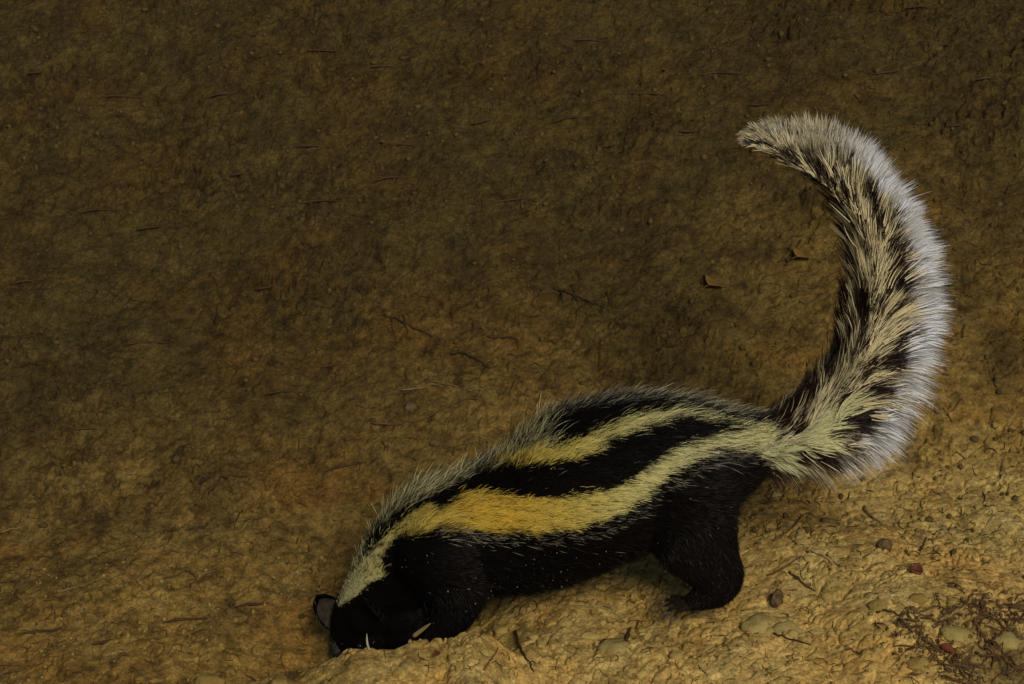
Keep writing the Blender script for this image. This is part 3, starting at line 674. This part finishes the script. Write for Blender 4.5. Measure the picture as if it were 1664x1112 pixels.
sd = np.where(loose, np.where(RNG.random(NT) < .62, -1.0, 1.0), LS[lk]); yr = np.where(loose, RNG.random(NT), np.clip(LY[lk] + .05 * RNG.normal(0, 1, NT), 0, 1))
ybulge = sd * (.003 + .026 * np.sin(np.pi * np.clip(w, 0, 1)) ** .8 * yr ** .7 * sst(0, .12, u) * sst(1.0, .8, u) + .007 * yr)
e2 = core + np.stack([np.cos(ang), np.sin(ang)], -1) * Lp[:, None]
c2 = core + np.stack([tx, ty], -1) * (Lp * .34)[:, None] + np.stack([np.cos(ang), np.sin(ang)], -1) * (Lp * .22)[:, None]
core = core + RNG.normal(0, 4, core.shape)
# more than half of the locks are short ones that lie shingled over the long fringe
short = np.where(loose, RNG.random(NT) < .3, RNG.random(NL)[lk] < .44); ts = np.where(loose, .72 * RNG.random(NT), (.74 * RNG.random(NL))[lk]); te = np.minimum(ts + .24 + .16 * RNG.random(NT), 1.0)
bz = lambda t: core * ((1 - t) ** 2)[:, None] + 2 * c2 * (t * (1 - t))[:, None] + e2 * (t * t)[:, None]
kick = (RNG.normal(0, 1, (NL, 2)))[lk] * 3.0 + RNG.normal(0, 1.6, (NT, 2))
fs = f * te; n0, n2 = bz(ts), bz(te) + kick; n1 = (n0 + n2) / 2 + (RNG.normal(0, 1, (NL, 2)))[lk] * 3.0
core0 = core
core = np.where(short[:, None], n0, core); c2 = np.where(short[:, None], n1, c2); e2 = np.where(short[:, None], n2, e2)
O0 = at(832, 556, 0); ex = at(833, 556, 0) - O0
def plane(Q, y):
    """side-plane coordinates to the world: the plume lies in the animal's mid plane"""
    d = FWD[None] + RGT[None] * ((Q[:, 0] - PW / 2) / FPX)[:, None] + UPV[None] * (-(Q[:, 1] - PH / 2) / FPX)[:, None]
    t = (0 - CP[1]) / d[:, 1]; P = CP[None] + d * t[:, None]; P[:, 1] += y; return P
y0 = np.where(short, ybulge * (.75 + .5 * ts) + sd * .004, sd * .005 * RNG.random(NT)); ym = np.where(short, ybulge * 1.0 + sd * .006, y0 * .5 + ybulge * .75); ye = np.where(short, ybulge + sd * .0045, ybulge)
H0, H1, H2 = plane(core, y0), plane(c2, ym), plane(e2, ye)
H1[:, 2] -= 0; 
cols = np.zeros((NT, 5, 3)); ra, rb = RNG.random(NT), RNG.random(NT)
clump = np.where(loose, RNG.random(NT), np.clip(LR[lk] + .04 * RNG.normal(0, 1, NT), 0, 1))
for k, t in enumerate(np.linspace(0, 1, 5)):
    Q = core * (1 - t) ** 2 + 2 * c2 * t * (1 - t) + e2 * t * t
    fr = np.where(short, ts + t * (te - ts), t) * f * sst(.35, .7, w)
    tq = np.where(short, .55, t)[:, None]; Q = core * (1 - tq) ** 2 + 2 * c2 * tq * (1 - tq) + e2 * tq ** 2
    cols[:, k] = tail_col(Q[:, 0], Q[:, 1], ra, rb, clump, fr, sst(.16, .06, w) * sst(.97, .85, u))
plume = hairs('tail_plume', H0, H1, H2, np.full(NT, .00052), cols, M_FUR, body, face=np.stack([0 * u, sd, .35 + 0 * u], -1), tap=(1, 1, .9, .7, 0))
# ---- ears, eyes, nose, claws
M_EAR = simple_mat('ear_skin', (.005, .004, .0035), (.010, .008, .007), 200, .9, .04)
M_INNER = simple_mat('inner_ear_skin', (.016, .012, .008), (.055, .040, .026), 130, .8)
M_CLAW = simple_mat('claw_horn', (.38, .30, .17), (.55, .45, .28), 200, .45, .4)
M_HCLAW = simple_mat('dark_claw_horn', (.05, .03, .02), (.12, .08, .05), 200, .5, .3)
M_WET = simple_mat('wet_black', (.004, .004, .004), (.01, .009, .009), 200, .12, .6, .1)
def ear(c, axis, face, h, wd):
    """cupped ear: c base centre, axis towards the tip, face = direction the opening looks"""
    ax = Vector(axis).normalized(); fc = Vector(face); fc = (fc - ax * fc.dot(ax)).normalized(); sd_ = ax.cross(fc)
    def sheet(scale, dep, push):
        V = []; nu_, nv_ = 14, 15
        for i in range(nu_):
            v = i / (nu_ - 1)
            ww = wd * .5 * scale * (1 - v ** 2.6) ** .5 * (.86 + .25 * math.sin(v * 2.6)); 
            if i == nu_ - 1: ww = wd * .02
            for j in range(nv_):
                s_ = (j / (nv_ - 1) - .5) * 2
                dp = -dep * (1 - s_ * s_) * (1 - .75 * v) + push
                V.append(Vector(c) + ax * (h * scale * v) + sd_ * (ww * s_) + fc * dp)
        V = np.array([tuple(q) for q in V]); I = np.arange(nu_ * nv_).reshape(nu_, nv_)
        return V, np.stack([I[:-1, :-1], I[:-1, 1:], I[1:, 1:], I[1:, :-1]], -1).reshape(-1, 4)
    Va, Fa = sheet(1.0, wd * .34, -.0004); Vb, Fb = sheet(.97, wd * .30, .0004)
    nn = len(Va); nv_ = 15; nu_ = 14; bd = [i * nv_ for i in range(nu_)] + [(nu_ - 1) * nv_ + j for j in range(1, nv_)] + [i * nv_ + nv_ - 1 for i in range(nu_ - 2, -1, -1)]
    rim = [(bd[k], bd[k + 1], bd[k + 1] + nn, bd[k] + nn) for k in range(len(bd) - 1)]
    o = child(mesh_np('ear', np.concatenate([Va, Vb]), np.concatenate([Fa[:, ::-1], Fb, np.array(rim)]), M_EAR), root)
    Vc, Fc = sheet(.86, wd * .27, .0007)
    child(mesh_np('inner_ear', Vc, Fc, M_INNER if c[1] > -.02 else M_EAR), o)
    if c[1] < -.02: return o
    # pale hairs along the rim
    n_ = 90; tt = RNG.random(n_); sg_ = np.where(RNG.random(n_) < .5, -1, 1)
    B0 = Vb[(np.clip((tt * 12).astype(int), 0, 12) * 15 + np.where(sg_ < 0, RNG.integers(0, 3, n_), RNG.integers(12, 15, n_)))]
    dr = -sg_[:, None] * -1 * np.array(sd_)[None] * -.0022 + np.array(ax)[None] * .0028 + RNG.normal(0, .0008, (n_, 3))
    cc = np.repeat(np.where(RNG.random((n_, 1)) < .55, np.array([[.22, .21, .16]]), BLACK[None])[:, None], 5, 1)
    hairs('ear_fringe', B0, B0 + dr * .5, B0 + dr, np.full(n_, .00018), cc, M_FUR, o)
    return o
b0 = at(550, 1012, .002); t0 = at(514, 968, .004)
ear(b0, t0 - b0, (.30, -.9, .25), np.linalg.norm(t0 - b0) * 1.0, 48 / K_)
b1 = at(612, 1002, -.036); t1 = at(588, 972, -.046)
ear(b1, t1 - b1, (-.55, -.3, -.5), np.linalg.norm(t1 - b1), 40 / K_)
def ball(name, c, r, mat, s=(1, 1, 1)):
    return child(mesh_np(name, sV * r * np.array(s) + c, sF, mat), root)
ball('eye', at(585, 1050, -.0275), .0024, M_WET); ball('eye', at(585, 1050, .0275), .0032, M_WET)
ball('nose', at(580, 1117, 0), .0052, M_WET, (1, 1.2, .8))
for p, d in claws:
    d = d / np.linalg.norm(d); front = p[0] < 0.1
    Lc = .011 if front else .0062
    S = np.array([p, p + d * Lc * .45 + np.array([0, 0, .0006]), p + d * Lc * .85 + np.array([0, 0, -.0012]), p + d * Lc + np.array([0, 0, -.0030])])
    Vv, Ff = join([tube(S, [.0014, .0013, .0009, .0002], 8)])
    child(mesh_np('claw', Vv, Ff, M_CLAW if front else M_HCLAW), root)
# splinters in front of the face, standing in the crest of the mound
twig('twig', [(668, 1046), (666, 1040)], .0016, M_STRAW, 'stubby pale straw stump on the mound crest before the black face', 'straw', TW)
def stalk(pa, pb, y, r, mat, label, bend=0.0):
    a = at(*pa, y); b_ = at(*pb, y); m2 = (a + b_) / 2 + np.array([bend, 0, 0])
    Vv, Ff = join([tube(spline([a, m2, b_], 10), r * np.array([.9, 1, 1, 1, .95, .9, .8, .65, .45, .15]))]); return tag(mesh_np('stalk', Vv, Ff, mat, loc=a), label, 'stalk', TW)
stalk((602, 1062), (596, 1030), -.078, .0010, M_WHITE, 'bleached upright stalk standing in front of the black face', -.001)
stalk((672, 1034), (700, 1013), -.072, .0019, M_STRAW, 'tan splinter leaning against the black forepaw')

# grains of dirt caught in the black fur
ok = np.where((kind == 0) & (P0[:, 1] < -.01) & (px > 640) & (px < 1215) & (py > 800))[0]; wv = np.exp(-((px[ok] - 850) / 110.) ** 2 - ((py[ok] - 920) / 45.) ** 2) + .10
sel = RNG.choice(ok, 230, p=wv / wv.sum(), replace=False); tV = np.array([(1, 1, 1), (1, -1, -1), (-1, 1, -1), (-1, -1, 1)]) * .5; tF = np.array([(0, 1, 2), (0, 3, 1), (0, 2, 3), (1, 3, 2)])
cp_ = P0[sel] + N[sel] * length[sel, None] * .55
Vg = tV[None] * (.0003 + .0009 * RNG.random((230, 1, 1)) ** 4) * RNG.uniform(.6, 1.4, (230, 4, 1)) + cp_[:, None]
dg_ = child(mesh_np('dirt_grains', Vg.reshape(-1, 3), (tF[None] + (np.arange(230) * 4)[:, None, None]).reshape(-1, 3), simple_mat('pale_dirt', (.12, .11, .10), (.24, .22, .20))), body); dg_['kind'] = 'stuff'
